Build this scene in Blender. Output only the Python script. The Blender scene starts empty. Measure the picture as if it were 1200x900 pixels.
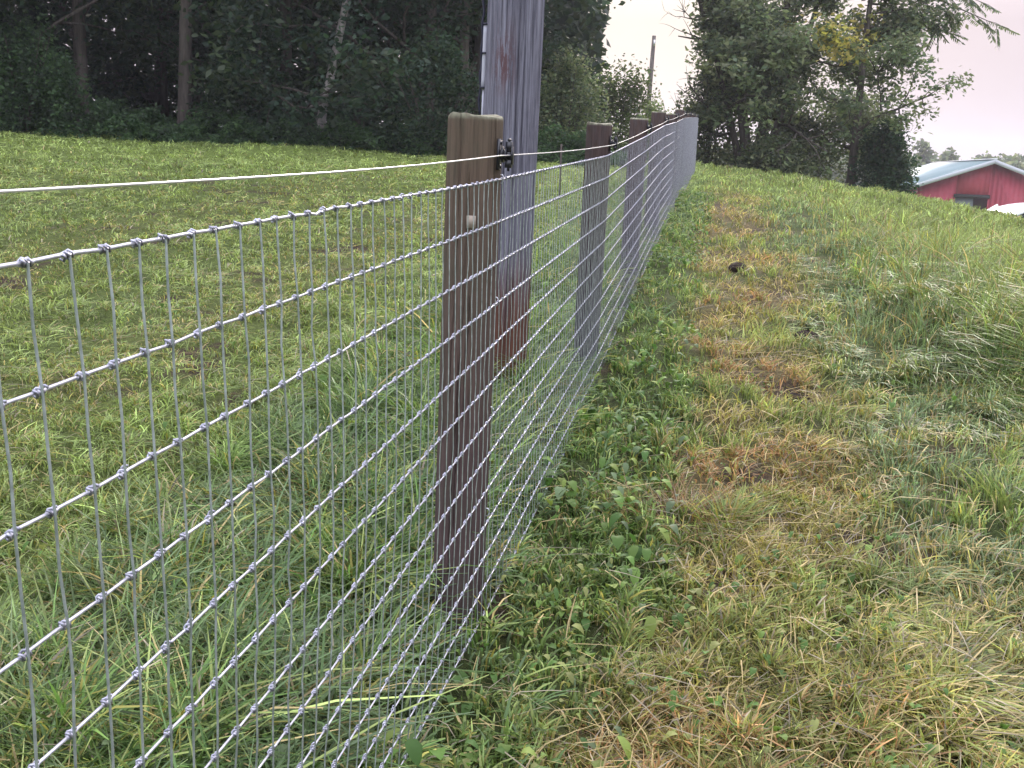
import bpy, math, random
import numpy as np
from mathutils import Matrix, Vector
rng = np.random.default_rng(7)
random.seed(7)
S = bpy.context.scene
C = S.collection

# ---------------------------------------------------------------- camera, sky, sun, exposure
TH, RO, FPX = .2169, .0306, 1223.0
cd = bpy.data.cameras.new('camera')
cam = bpy.data.objects.new('camera', cd); C.objects.link(cam)
cd.sensor_width = 36; cd.lens = 36*FPX/1200; cd.clip_start = .05; cd.clip_end = 3000
R0 = Vector((1, 0, 0)); U0 = Vector((0, math.sin(TH), math.cos(TH))); F0 = Vector((0, math.cos(TH), -math.sin(TH)))
rt = math.cos(RO)*R0+math.sin(RO)*U0; up = -math.sin(RO)*R0+math.cos(RO)*U0
cam.matrix_world = Matrix(((rt.x, up.x, -F0.x, 0), (rt.y, up.y, -F0.y, 0), (rt.z, up.z, -F0.z, 0), (0, 0, 0, 1)))
S.camera = cam

SUN_AZ, SUN_EL = math.radians(7), math.radians(11)      # azimuth east of the view direction (+Y)
w = bpy.data.worlds.new('World'); S.world = w; w.use_nodes = True
nt = w.node_tree; nt.nodes.clear()
def N(nt, t, **k):
    n = nt.nodes.new(t)
    for a, b in k.items(): setattr(n, a, b)
    return n
def L(nt, a, b): nt.links.new(a, b)
out = N(nt, 'ShaderNodeOutputWorld'); bg = N(nt, 'ShaderNodeBackground'); bg.inputs['Strength'].default_value = .12
sky = N(nt, 'ShaderNodeTexSky', sky_type='NISHITA', sun_disc=False)
sky.sun_elevation = SUN_EL; sky.sun_rotation = SUN_AZ; sky.air_density = 1; sky.dust_density = 4; sky.ozone_density = 1.5
geo = N(nt, 'ShaderNodeTexCoord')
dt = N(nt, 'ShaderNodeVectorMath', operation='DOT_PRODUCT')
dt.inputs[1].default_value = (math.sin(SUN_AZ)*math.cos(SUN_EL), math.cos(SUN_AZ)*math.cos(SUN_EL), math.sin(SUN_EL))
L(nt, geo.outputs['Generated'], dt.inputs[0])
ra = N(nt, 'ShaderNodeValToRGB')                         # veil of thin overcast: pink haze, brightest toward the low sun
ra.color_ramp.elements[0].position = 0.0; ra.color_ramp.elements[0].color = (.66, .68, .80, 1)
ra.color_ramp.elements[1].position = 1.0; ra.color_ramp.elements[1].color = (1.0, .93, .88, 1)
e = ra.color_ramp.elements.new(.55); e.color = (.62, .62, .72, 1)
e = ra.color_ramp.elements.new(.86); e.color = (.82, .69, .775, 1)
e = ra.color_ramp.elements.new(.97); e.color = (.90, .78, .84, 1)
L(nt, dt.outputs['Value'], ra.inputs['Fac'])
nz = N(nt, 'ShaderNodeTexNoise'); nz.inputs['Scale'].default_value = 1.6; nz.inputs['Detail'].default_value = 4
mp = N(nt, 'ShaderNodeMapping'); mp.inputs['Scale'].default_value = (1, 1, 5)
L(nt, geo.outputs['Generated'], mp.inputs['Vector']); L(nt, mp.outputs['Vector'], nz.inputs['Vector'])
m1 = N(nt, 'ShaderNodeMapRange'); m1.inputs['From Min'].default_value = .3; m1.inputs['From Max'].default_value = .7
m1.inputs['To Min'].default_value = 8.6; m1.inputs['To Max'].default_value = 9.8
L(nt, nz.outputs['Fac'], m1.inputs['Value'])
sz = N(nt, 'ShaderNodeSeparateXYZ'); L(nt, geo.outputs['Generated'], sz.inputs[0])      # an overcast sky is brightest overhead
zm = N(nt, 'ShaderNodeMapRange'); zm.inputs['From Min'].default_value = .12; zm.inputs['From Max'].default_value = .9
zm.inputs['To Min'].default_value = .40; zm.inputs['To Max'].default_value = 2.75; L(nt, sz.outputs['Z'], zm.inputs['Value'])
zz_ = N(nt, 'ShaderNodeMath', operation='MULTIPLY'); L(nt, m1.outputs['Result'], zz_.inputs[0]); L(nt, zm.outputs['Result'], zz_.inputs[1])
vm = N(nt, 'ShaderNodeVectorMath', operation='SCALE'); L(nt, ra.outputs['Color'], vm.inputs[0]); L(nt, zz_.outputs[0], vm.inputs['Scale'])
mx = N(nt, 'ShaderNodeMix', data_type='RGBA'); mx.inputs['Factor'].default_value = .985
L(nt, sky.outputs['Color'], mx.inputs['A']); L(nt, vm.outputs['Vector'], mx.inputs['B'])
L(nt, mx.outputs['Result'], bg.inputs['Color']); L(nt, bg.outputs['Background'], out.inputs['Surface'])

sd = bpy.data.lights.new('sun', 'SUN'); sd.energy = 1.5; sd.angle = math.radians(10); sd.color = (1, .9, .8)
sun = bpy.data.objects.new('sun', sd); C.objects.link(sun)
sdir = Vector((math.sin(SUN_AZ)*math.cos(SUN_EL+.25), math.cos(SUN_AZ)*math.cos(SUN_EL+.25), math.sin(SUN_EL+.25)))
sun.rotation_euler = sdir.to_track_quat('Z', 'Y').to_euler()
vs = S.view_settings; vs.view_transform = 'Standard'; vs.look = 'None'; vs.gamma = 1; vs.use_curve_mapping = False; vs.exposure = .86
S.cycles.max_bounces = 6; S.cycles.diffuse_bounces = 3; S.cycles.transmission_bounces = 4; S.cycles.transparent_max_bounces = 8

# ---------------------------------------------------------------- helpers
def tag(o, label=None, cat=None, group=None, kind=None):
    if label: o['label'] = label
    if cat: o['category'] = cat
    if group: o['group'] = group
    if kind: o['kind'] = kind
    return o
def empty(name, loc=(0, 0, 0), rz=0):
    o = bpy.data.objects.new(name, None); C.objects.link(o); o.location = loc; o.rotation_euler.z = rz; o.empty_display_size = .1
    return o
def mesh_np(name, V, F, mats, parent=None, col=None, smooth=False, idx=None, link=True):
    """V (n,3), F (m,4) quads (a -1 in the last slot marks a triangle)"""
    V = np.asarray(V, np.float32); F = np.asarray(F, np.int32)
    me = bpy.data.meshes.new(name)
    me.vertices.add(len(V)); me.vertices.foreach_set('co', V.ravel())
    tri = F[:, 3] < 0; cnt = np.where(tri, 3, 4).astype(np.int32)
    loops = F.ravel()[F.ravel() >= 0] if tri.any() else F.ravel()
    st = np.concatenate([[0], np.cumsum(cnt)[:-1]]).astype(np.int32)
    me.loops.add(len(loops)); me.loops.foreach_set('vertex_index', loops)
    me.polygons.add(len(F)); me.polygons.foreach_set('loop_start', st)
    if smooth: me.polygons.foreach_set('use_smooth', np.ones(len(F), bool))
    if not isinstance(mats, (list, tuple)): mats = [mats]
    for m in mats: me.materials.append(m)
    if idx is not None: me.polygons.foreach_set('material_index', np.asarray(idx, np.int32))
    if col is not None:
        a = me.color_attributes.new('Col', 'FLOAT_COLOR', 'POINT')
        c4 = np.ones((len(V), 4), np.float32); c4[:, :3] = col; a.data.foreach_set('color', c4.ravel())
    me.update(calc_edges=True); me.validate()
    o = bpy.data.objects.new(name, me)
    if link: C.objects.link(o)
    if parent: o.parent = parent
    return o
class MB:
    def __init__(s): s.V = []; s.F = []; s.I = []; s.n = 0
    def add(s, V, F, mi=0):
        V = np.asarray(V, float); F = np.asarray(F, int)
        s.V.append(V); s.F.append(np.where(F >= 0, F+s.n, -1)); s.I.append(np.full(len(F), mi)); s.n += len(V)
    def tube(s, pts, rad, n=8, cap=True, mi=0):
        P = np.asarray(pts, float); k = len(P); rad = np.broadcast_to(np.asarray(rad, float), (k,))
        T = np.gradient(P, axis=0); T /= np.linalg.norm(T, axis=1)[:, None]+1e-12
        ref = np.array([0, 0, 1.]) if abs(T[:, 2]).mean() < .8 else np.array([1., 0, 0])
        A = np.cross(T, ref); A /= np.linalg.norm(A, axis=1)[:, None]+1e-12
        B = np.cross(T, A); a = np.arange(n)*2*math.pi/n
        V = P[:, None]+rad[:, None, None]*(np.cos(a)[None, :, None]*A[:, None]+np.sin(a)[None, :, None]*B[:, None])
        i = np.arange(k-1)[:, None]*n; j = np.arange(n)[None]; j2 = (j+1) % n
        F = np.stack([i+j, i+j2, i+n+j2, i+n+j], -1).reshape(-1, 4)
        V = V.reshape(-1, 3)
        if cap:
            V = np.vstack([V, P[:1], P[-1:]]); c0 = k*n; c1 = c0+1
            jj = np.arange(n); e0 = np.stack([np.full(n, c0), (jj+1) % n, jj, np.full(n, -1)], 1)
            b = (k-1)*n; e1 = np.stack([np.full(n, c1), b+jj, b+(jj+1) % n, np.full(n, -1)], 1)
            F = np.vstack([F, e0, e1])
        s.add(V, F, mi); return s
    def box(s, lo, hi, M=None, mi=0):
        x0, y0, z0 = lo; x1, y1, z1 = hi
        V = np.array([(x0, y0, z0), (x1, y0, z0), (x1, y1, z0), (x0, y1, z0), (x0, y0, z1), (x1, y0, z1), (x1, y1, z1), (x0, y1, z1)], float)
        if M is not None: V = V@np.asarray(M)[:3, :3].T
        s.add(V, [(0, 3, 2, 1), (4, 5, 6, 7), (0, 1, 5, 4), (1, 2, 6, 5), (2, 3, 7, 6), (3, 0, 4, 7)], mi); return s
    def prism(s, poly, y0, y1, mi=0):          # outline in (x,z) run along y
        k = len(poly); V = [(x, y0, z) for x, z in poly]+[(x, y1, z) for x, z in poly]
        F = [(i, (i+1) % k, k+(i+1) % k, k+i) for i in range(k)]
        c0 = (np.mean([p[0] for p in poly]), y0, np.mean([p[1] for p in poly])); c1 = (c0[0], y1, c0[2])
        V += [c0, c1]
        F += [(2*k, (i+1) % k, i, -1) for i in range(k)]+[(2*k+1, k+i, k+(i+1) % k, -1) for i in range(k)]
        s.add(V, F, mi); return s
    def build(s, name, mats, parent=None, smooth=False, col=None):
        return mesh_np(name, np.vstack(s.V), np.vstack(s.F), mats, parent, smooth=smooth, idx=np.concatenate(s.I), col=col)

def _h(i, j, k=0):
    n = (i.astype(np.int64)*374761393+j.astype(np.int64)*668265263+k*1442695041) & 0xffffffff
    n = ((n ^ (n >> 13))*1274126177) & 0xffffffff
    return ((n ^ (n >> 16)) & 0xffff)/65535.
def vn(x, y, k=0):
    i = np.floor(x); j = np.floor(y); u = x-i; v = y-j; u = u*u*(3-2*u); v = v*v*(3-2*v)
    a = _h(i, j, k); b = _h(i+1, j, k); c = _h(i, j+1, k); d = _h(i+1, j+1, k)
    return (a*(1-u)+b*u)*(1-v)+(c*(1-u)+d*u)*v
def fbm(x, y, o=3, k=0):
    x = np.asarray(x, float); y = np.asarray(y, float)
    r = 0; a = .5; t = 0
    for q in range(o): r = r+a*vn(x*2**q+17*q, y*2**q-9*q, k+q); t += a; a *= .5
    return r/t
def ss(a, b, x): t = np.clip((x-a)/(b-a), 0, 1); return t*t*(3-2*t)

# ---------------------------------------------------------------- the lie of the land (metres; the camera is the origin)
HD = .1864; X0, Y0 = -.3726, .7724                        # the fence line
sh, ch = math.sin(HD), math.cos(HD)
def fst(x, y): return (x-X0)*sh+(y-Y0)*ch, (x-X0)*ch-(y-Y0)*sh       # along the fence, to its right
def fxy(s, t): return X0+s*sh+t*ch, Y0+s*ch-t*sh
GY = [-60, -5, 0, 2.3, 3, 4, 5, 6, 7.6, 10, 12, 15, 20, 23, 27, 34, 50, 90, 400]
GZ = [-2.2, -1.30, -1.26, -1.225, -1.18, -1.11, -1.04, -.97, -.87, -.75, -.66, -.54, -.35, -.25, -.22, -.32, -.6, -.9, -1.1]
def ground(x, y, fine=True):
    x = np.asarray(x, float); y = np.asarray(y, float)
    s, t = fst(x, y); yf = Y0+s*ch
    z = np.interp(yf, GY, GZ)
    tr = np.logaddexp(0, (t-1.3)*2)/2
    z = z-.137*np.minimum(tr, 14)*ss(3, 20, yf)-.02*np.minimum(tr, 6)
    z = z-(5.0*ss(25, 70, yf)+.5*ss(22, 34, yf))*ss(1.5, 9, t)   # falls away to the barn
    tl = np.logaddexp(0, (-t-1)*1.5)/1.5
    z = z+.033*np.minimum(tl, 22)*ss(3, 16, yf)
    z = z+.14*ss(1.35, 1.75, t)*ss(5.3, 5.9, yf)*ss(13, 8, yf)*ss(5.5, 3.5, t)
    if fine:
        d = np.hypot(x, y); k = 1/(1+d/25)
        z = z+(fbm(x*1.3, y*1.3, 3, 5)-.5)*.09*np.minimum(1, d/2)+(fbm(x*5, y*5, 3, 9)-.5)*.085*k
        z = z+(fbm(x*.22, y*.22, 2, 15)-.5)*.25*ss(6, 20, d)*ss(60, 25, d)
    return z
def gz(x, y): return float(ground(np.array([x]), np.array([y]))[0])

# ---------------------------------------------------------------- materials
def mat(name, base=(.5, .5, .5), rough=.7, metal=0, spec=.5):
    m = bpy.data.materials.new(name); m.use_nodes = True
    b = m.node_tree.nodes['Principled BSDF']
    b.inputs['Base Color'].default_value = (*base, 1); b.inputs['Roughness'].default_value = rough
    b.inputs['Metallic'].default_value = metal; b.inputs['Specular IOR Level'].default_value = spec
    return m, m.node_tree, b
def ramp(nt, fac, stops):
    r = N(nt, 'ShaderNodeValToRGB'); cr = r.color_ramp
    cr.elements[0].position, cr.elements[0].color = stops[0][0], (*stops[0][1], 1)
    cr.elements[1].position, cr.elements[1].color = stops[-1][0], (*stops[-1][1], 1)
    for p, c in stops[1:-1]: cr.elements.new(p).color = (*c, 1)
    L(nt, fac, r.inputs['Fac']); return r.outputs['Color']
def noise(nt, scale, detail=4, mapscale=(1, 1, 1), rough=.6, coord='Object'):
    tc = N(nt, 'ShaderNodeTexCoord'); mp = N(nt, 'ShaderNodeMapping'); mp.inputs['Scale'].default_value = mapscale
    n = N(nt, 'ShaderNodeTexNoise'); n.inputs['Scale'].default_value = scale; n.inputs['Detail'].default_value = detail; n.inputs['Roughness'].default_value = rough
    L(nt, tc.outputs[coord], mp.inputs['Vector']); L(nt, mp.outputs['Vector'], n.inputs['Vector']); return n.outputs['Fac']
def mixc(nt, f, a, b, mode='MIX'):
    m = N(nt, 'ShaderNodeMix', data_type='RGBA', blend_type=mode)
    for s, v in (('Factor', f), ('A', a), ('B', b)):
        if hasattr(v, 'links'): L(nt, v, m.inputs[s])
        elif isinstance(v, (int, float)): m.inputs[s].default_value = v
        else: m.inputs[s].default_value = (*v, 1)
    return m.outputs['Result']
def bump(nt, b, h, dist, st=1):
    n = N(nt, 'ShaderNodeBump'); n.inputs['Distance'].default_value = dist; n.inputs['Strength'].default_value = st
    L(nt, h, n.inputs['Height']); L(nt, n.outputs['Normal'], b.inputs['Normal'])
def foliage(name, trans=.3, rough=.55, spec=.3):
    m, nt, b = mat(name, rough=rough, spec=spec)
    a = N(nt, 'ShaderNodeVertexColor', layer_name='Col'); L(nt, a.outputs['Color'], b.inputs['Base Color'])
    tr = N(nt, 'ShaderNodeBsdfTranslucent'); mx = N(nt, 'ShaderNodeMixShader'); mx.inputs['Fac'].default_value = trans
    g = N(nt, 'ShaderNodeHueSaturation'); g.inputs['Value'].default_value = 1.3; g.inputs['Saturation'].default_value = 1.1
    L(nt, a.outputs['Color'], g.inputs['Color']); L(nt, g.outputs['Color'], tr.inputs['Color'])
    o = nt.nodes['Material Output']
    L(nt, b.outputs['BSDF'], mx.inputs[1]); L(nt, tr.outputs['BSDF'], mx.inputs[2]); L(nt, mx.outputs['Shader'], o.inputs['Surface'])
    return m
M_BLADE = foliage('grass_blades', .36, .48, .3)
M_WEED = foliage('weed_leaves', .35, .6, .2)
M_LEAF = foliage('tree_leaves', .5, .5, .35)

def bark(name, c1, c2, sc=14):
    m, nt, b = mat(name, rough=.9, spec=.2)
    f = noise(nt, sc, 5, (1, 1, .18)); L(nt, ramp(nt, f, [(.3, c1), (.7, c2)]), b.inputs['Base Color']); bump(nt, b, f, .03, .8); return m
M_BARK = bark('dark_bark', (.05, .04, .035), (.13, .11, .095))
M_PALEBARK = bark('pale_bark', (.16, .14, .13), (.33, .30, .28))

# ground sheet
m, nt, b = mat('turf_soil', rough=.95, spec=.15); M_GROUND = m
a = N(nt, 'ShaderNodeVertexColor', layer_name='Col')
f1 = noise(nt, 60, 5, coord='Object'); f2 = noise(nt, 9, 4, coord='Object')
c = mixc(nt, 1.0, a.outputs['Color'], ramp(nt, f1, [(.3, (.45, .42, .40)), (.5, (.95, .95, .9)), (.75, (1.5, 1.45, 1.3))]), 'MULTIPLY')
c = mixc(nt, .8, c, ramp(nt, f2, [(.3, (.6, .58, .52)), (.7, (1.25, 1.25, 1.15))]), 'MULTIPLY')
L(nt, c, b.inputs['Base Color']); bump(nt, b, f1, .03, 1)

# galvanised wire
m, nt, b = mat('galvanised_wire', (.52, .53, .62), .42, .75); M_WIRE = m
f = noise(nt, 90, 3); L(nt, ramp(nt, f, [(.3, (.42, .43, .48)), (.7, (.70, .71, .76))]), b.inputs['Base Color'])
m, nt, b = mat('galvanised_stay', (.4, .43, .44), .5, .55); M_STAY = m
f = noise(nt, 60, 3); L(nt, ramp(nt, f, [(.3, (.24, .28, .25)), (.7, (.48, .53, .50))]), b.inputs['Base Color'])
m, nt, b = mat('wrapped_knots', (.30, .30, .42), .4, .7); M_KNOT = m
f = noise(nt, 120, 3); L(nt, ramp(nt, f, [(.3, (.18, .18, .22)), (.7, (.54, .54, .62))]), b.inputs['Base Color'])
M_HOT, nt, b = mat('bright_wire', (.80, .80, .80), .32, .7)
M_BLACK, nt, b = mat('black_plastic', (.012, .012, .016), .35)

def post_mat(name, top, low, hue):
    m, nt, b = mat(name, rough=.88, spec=.25)
    tc = N(nt, 'ShaderNodeTexCoord'); sp = N(nt, 'ShaderNodeSeparateXYZ'); L(nt, tc.outputs['Object'], sp.inputs[0])
    g = noise(nt, 110, 8, (1, 1, .03), .8); g2 = noise(nt, 9, 5, (1, 1, .5), .7); g3 = noise(nt, 70, 3, (1, 1, .05))
    grain = ramp(nt, g, [(.28, tuple(x*.45 for x in top)), (.5, top), (.75, tuple(min(1, x*1.5) for x in top))])
    gl = ramp(nt, g, [(.28, tuple(x*.45 for x in low)), (.5, low), (.75, tuple(min(1, x*1.5) for x in low))])
    mr = N(nt, 'ShaderNodeMapRange'); mr.inputs['From Min'].default_value = -.10; mr.inputs['From Max'].default_value = -.95
    ad = N(nt, 'ShaderNodeMath', operation='MULTIPLY_ADD'); ad.inputs[1].default_value = .5; L(nt, g2, ad.inputs[0]); L(nt, sp.outputs['Z'], ad.inputs[2])
    sb = N(nt, 'ShaderNodeMath', operation='SUBTRACT'); sb.inputs[1].default_value = .25; L(nt, ad.outputs[0], sb.inputs[0])
    L(nt, sb.outputs[0], mr.inputs['Value'])
    c = mixc(nt, mr.outputs['Result'], grain, gl)
    c = mixc(nt, ramp(nt, g2, [(.45, (0, 0, 0)), (.75, (.55, .55, .55))]), c, hue)
    # pale lichen-like weathering round the sawn rim
    rim = N(nt, 'ShaderNodeMapRange'); rim.inputs['From Min'].default_value = -.012; rim.inputs['From Max'].default_value = -.003
    L(nt, sp.outputs['Z'], rim.inputs['Value'])
    rm = N(nt, 'ShaderNodeMath', operation='MULTIPLY'); L(nt, rim.outputs['Result'], rm.inputs[0])
    n4 = noise(nt, 45, 3); L(nt, ramp(nt, n4, [(.3, (.2, .2, .2)), (.6, (1, 1, 1))]), rm.inputs[1])
    c = mixc(nt, rm.outputs[0], c, (.30, .30, .21))
    L(nt, c, b.inputs['Base Color']); bump(nt, b, g, .010, 1)
    return m
M_POST = post_mat('weathered_brown_post', (.150, .108, .076), (.100, .066, .064), (.085, .088, .060))
M_POST2 = post_mat('weathered_dark_post', (.085, .055, .048), (.085, .078, .095), (.10, .10, .11))

# ---------------------------------------------------------------- ground sheet
def zone(x, y):
    """what grows where: returns base colour A, B, share of dead blades, height, lean, coat of soil"""
    s, t = fst(x, y); yf = Y0+s*ch
    n = fbm(x*1.1, y*1.1, 3, 31); n2 = fbm(x*3.2, y*3.2, 3, 41); n3 = fbm(x*.5, y*.5, 3, 51)
    tn = t+(n-.5)*.5+(n2-.5)*.22
    lush = ss(-1.5, -.9, tn)*ss(.42, .22, tn)                        # along both sides of the wire
    straw = ss(.28, .48, tn)*ss(1.25, .9, tn)*(1-.75*ss(14, 20, yf))
    straw = straw*(.25+.75*ss(.36, .52, .5*n2+.5*fbm(x*.9, y*.9, 2, 61)))
    mat_ = ss(.95, 1.2, tn)*ss(2.5, 2.0, tn)
    mat_ = mat_*(1-.5*ss(9, 18, yf))
    tall = ss(1.7, 2.2, tn)
    near = ss(3.6, 2.4, yf)*ss(.35, .6, tn)
    straw = np.maximum(straw, near*.62*ss(1.9, 1.2, tn)); 
    trk = np.exp(-((t+2.35+(n-.5)*.5)/.33)**2)+.8*np.exp(-((t+4.6+(n-.5)*.8)/.5)**2)
    mown = ss(-.95, -1.5, tn)
    far = ss(12, 22, np.hypot(x, y))
    return dict(s=s, t=t, yf=yf, n=n, n2=n2, n3=n3, lush=lush, straw=straw, mat=mat_, tall=tall, trk=trk*mown, mown=mown, far=far)
GREEN = np.array((.120, .185, .050)); YGREEN = np.array((.235, .285, .090)); BGREEN = np.array((.140, .195, .100)); DGREEN = np.array((.060, .115, .028))
STRAW = np.array((.34, .27, .125)); RUST = np.array((.28, .165, .075)); OLIVE = np.array((.215, .200, .052)); THATCH = np.array((.26, .225, .16)); SOIL = np.array((.055, .040, .030)); GREYG = np.array((.165, .20, .12))
def mixv(a, b, f): return a*(1-f[..., None])+b*f[..., None]
g1 = np.sinh(np.linspace(-6.6, 6.6, 560))/np.sinh(6.6)*900
# dense around y 0..10
gx, gy = np.meshgrid(g1, g1+3.5)
gx = gx.ravel(); gy = gy.ravel(); gzv = ground(gx, gy)
Z = zone(gx, gy)
gc = np.tile(np.array((.052, .072, .024)), (len(gx), 1))
gc = mixv(gc, np.array((.115, .090, .045)), np.clip(Z['straw']*.8+Z['trk']*.45+ss(.56, .72, Z['n2'])*.3*(1-Z['mown']*.7), 0, 1))
gc = mixv(gc, np.array((.05, .065, .022)), Z['lush']*.7)
gc = mixv(gc, np.array((.105, .140, .040)), Z['mown']*.6)
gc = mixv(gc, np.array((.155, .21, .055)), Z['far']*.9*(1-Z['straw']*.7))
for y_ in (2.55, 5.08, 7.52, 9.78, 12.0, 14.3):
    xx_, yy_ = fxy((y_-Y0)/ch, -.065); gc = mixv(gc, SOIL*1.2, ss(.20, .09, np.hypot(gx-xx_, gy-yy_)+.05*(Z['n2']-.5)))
gc = mixv(gc, SOIL, ss(.66, .78, Z['n2'])*(1-Z['far']))
n1 = len(g1); ii = (np.arange(n1-1)[:, None]*n1+np.arange(n1-1)[None]).ravel()
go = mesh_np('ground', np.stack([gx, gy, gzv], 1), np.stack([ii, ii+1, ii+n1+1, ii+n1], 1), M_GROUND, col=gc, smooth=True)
tag(go, kind='structure', label='rolling grassed ground rising to a crest beside the fence', cat='ground')

# ---------------------------------------------------------------- grass
def blades(name, px, py, h, w, az, lean, droop, col, label, cat='grass', z=None, mat_=None):
    n = len(px); pz = ground(px, py) if z is None else z
    u = np.array([0, .38, .74, 1.0])
    dx = np.cos(az); dy = np.sin(az)
    wa = az+math.pi/2+rng.normal(0, .5, n)
    wx = np.cos(wa); wy = np.sin(wa)
    V = np.zeros((n, 4, 2, 3), np.float32)
    wid = np.array([.75, 1.0, .72, .10])
    for k in range(4):
        hor = lean*h*u[k]**1.7; ver = h*u[k]*(1-droop*u[k]**1.4)-.012*(k == 0)
        cx = px+dx*hor; cy = py+dy*hor; cz = pz+ver
        for q, sg in ((0, -1), (1, 1)):
            V[:, k, q, 0] = cx+sg*wx*w*.5*wid[k]; V[:, k, q, 1] = cy+sg*wy*w*.5*wid[k]; V[:, k, q, 2] = cz+sg*w*.12
    b = np.arange(n)[:, None]*8
    f = np.array([[0, 1, 3, 2], [2, 3, 5, 4], [4, 5, 7, 6]])
    F = (b[:, None, :]+f[None]).reshape(-1, 4)
    cc = np.repeat(col, 8, axis=0).reshape(n, 4, 2, 3)*np.array([1., 1., 1., 1.1])[None, :, None, None]
    o = mesh_np(name, V.reshape(-1, 3), F, mat_ or M_BLADE, col=cc.reshape(-1, 3))
    tag(o, label, cat, kind='stuff'); return o

def scatter(n, r0, r1, a0=-.66, a1=.66):
    r = np.exp(rng.uniform(math.log(r0), math.log(r1), n)); a = rng.uniform(a0, a1, n)
    return r*np.sin(a), r*np.cos(a), r

def grow(n, r0, r1):
    x, y, r = scatter(n, r0, r1); Z = zone(x, y); t = Z['t']
    # clumping: pull blades toward tuft centres
    cs = .09+.012*r
    jx = (np.floor(x/cs)+_h(np.floor(x/cs), np.floor(y/cs), 77))*cs; jy = (np.floor(y/cs)+_h(np.floor(x/cs), np.floor(y/cs), 78))*cs
    k = rng.uniform(0, .92, n)*(_h(np.floor(x/cs), np.floor(y/cs), 79) > .35)
    x = x*(1-k)+jx*k; y = y*(1-k)+jy*k
    tuft = _h(np.floor(x/cs), np.floor(y/cs), 80); tuft2 = _h(np.floor(x/cs), np.floor(y/cs), 81)
    h = .055+.03*rng.random(n)
    h = h+Z['lush']*(.03+.09*tuft*Z['n'])+Z['tall']*(.07+.13*tuft*ss(16, 8, r))-.015*Z['mown']
    h = np.where((t < 0) & (Z['lush'] > .4), h*1.6, h); h = np.where((t > 0) & (t < .5), h*.8, h)
    h = h*(1-.3*Z['straw'])*(.7+.6*tuft2)*(1-.35*Z['trk'])
    h = h*rng.uniform(.6, 1.25, n)
    h = np.where(Z['far'] > .5, h*.85+.02*Z['n'], h)
    bank = ss(1.35, 1.7, t+.3*(Z['n']-.5))*ss(4.9, 5.5, Z['yf'])*ss(11, 7, Z['yf']); h = h+bank*rng.uniform(.04, .17, n)
    az = rng.uniform(0, 2*math.pi, n)
    comb = -.9+3.6*(fbm(x*1.3, y*1.3, 2, 72)-.5)*2; cw = Z['mat']*.62*ss(.35, .6, fbm(x*1.9, y*1.9, 2, 71))*ss(11, 5, r)+Z['mown']*.2
    sel = rng.random(n) < cw; az = np.where(sel, comb+rng.normal(0, .45, n), az)
    lean = np.abs(rng.normal(.42, .33, n))+Z['lush']*.15*(t < 0)
    lean = np.where(sel, rng.uniform(.9, 2.0, n), lean)
    lean = lean+Z['straw']*rng.uniform(0, .9, n)+Z['mown']*rng.uniform(0, .9, n)
    droop = np.where(sel, rng.uniform(.45, .75, n), np.clip(rng.normal(.25, .15, n)+.2*Z['lush'], .03, .7))
    h = np.where(sel, h*1.1, h)*np.where((np.abs(t-.08) < .25) & (r < 9), .55, 1)
    h = h*np.where((t < -.9) & (r < 14), .8, 1)
    wd = rng.uniform(.0026, .0062, n)*(1+.4*Z['lush'])
    wd = np.maximum(wd, r*rng.uniform(.0006, .0012, n))
    # colour by what each blade is
    f = rng.random(n)
    c = mixv(GREEN, YGREEN, np.clip(f*.9+(Z['n3']-.5)*1.3, 0, 1))
    c = mixv(c, DGREEN, np.clip(Z['lush']*.55+(t < 0)*ss(4.5, 2.5, r)*.3, 0, .8)*(f < .75)); c = mixv(c, BGREEN*1.15, Z['mat']*.75*(tuft < .7)); c = mixv(c, BGREEN, (Z['lush']*(t < 0))*.5*(tuft < .6))
    c = mixv(c, GREYG, Z['mat']*(rng.random(n) < .15)*.6)
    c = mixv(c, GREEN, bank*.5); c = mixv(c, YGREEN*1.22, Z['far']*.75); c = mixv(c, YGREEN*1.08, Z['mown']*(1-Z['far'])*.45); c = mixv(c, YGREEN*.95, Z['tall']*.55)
    dead = np.clip(.17-.08*Z['mown']+.62*Z['straw']+.24*Z['trk']+.10*Z['mat']+.06*Z['mown']*(1-Z['far'])-.06*Z['lush']-.10*Z['far']+.5*(Z['n2']-.5)*(1-.6*Z['mown']), 0.02, .92)
    isd = rng.random(n) < dead; q = rng.random(n)[:, None]
    rusty = (ss(.42, .66, fbm(x*1.6, y*1.6, 2, 66))*Z['straw']*ss(16, 6, r))[:, None]
    dc = np.where(q < .38, STRAW, np.where(q < .52, THATCH, OLIVE*1.15))
    dc = np.where((rng.random(n)[:, None] < rusty*.5), RUST*1.25, dc)
    c = np.where(isd[:, None], dc, c)
    oli = (Z['straw']*(~isd))[:, None]; c = c*(1-oli*.65)+OLIVE*oli*.65
    c = c*np.exp(rng.normal(.02, .38, n))[:, None]*(.78+.44*tuft[:, None])
    keep = (rng.random(n) > .75*ss(.17, .08, np.hypot(x+.135, y-2.55)))&(rng.random(n) > .8*ss(.55, .15, np.hypot((x+.13)*1.6, y-2.25)))&(rng.random(n) > .6*ss(.62, .74, Z['n2'])*(1-Z['lush'])*(1-Z['far']))
    return [v[keep] for v in (x, y, h, wd, az, lean, droop, c, t)]
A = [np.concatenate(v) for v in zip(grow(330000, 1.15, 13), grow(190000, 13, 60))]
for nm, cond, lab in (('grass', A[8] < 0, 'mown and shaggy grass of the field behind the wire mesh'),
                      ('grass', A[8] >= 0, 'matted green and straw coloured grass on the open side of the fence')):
    v = [q[cond] for q in A]; blades(nm, *v[:8], lab)

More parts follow.
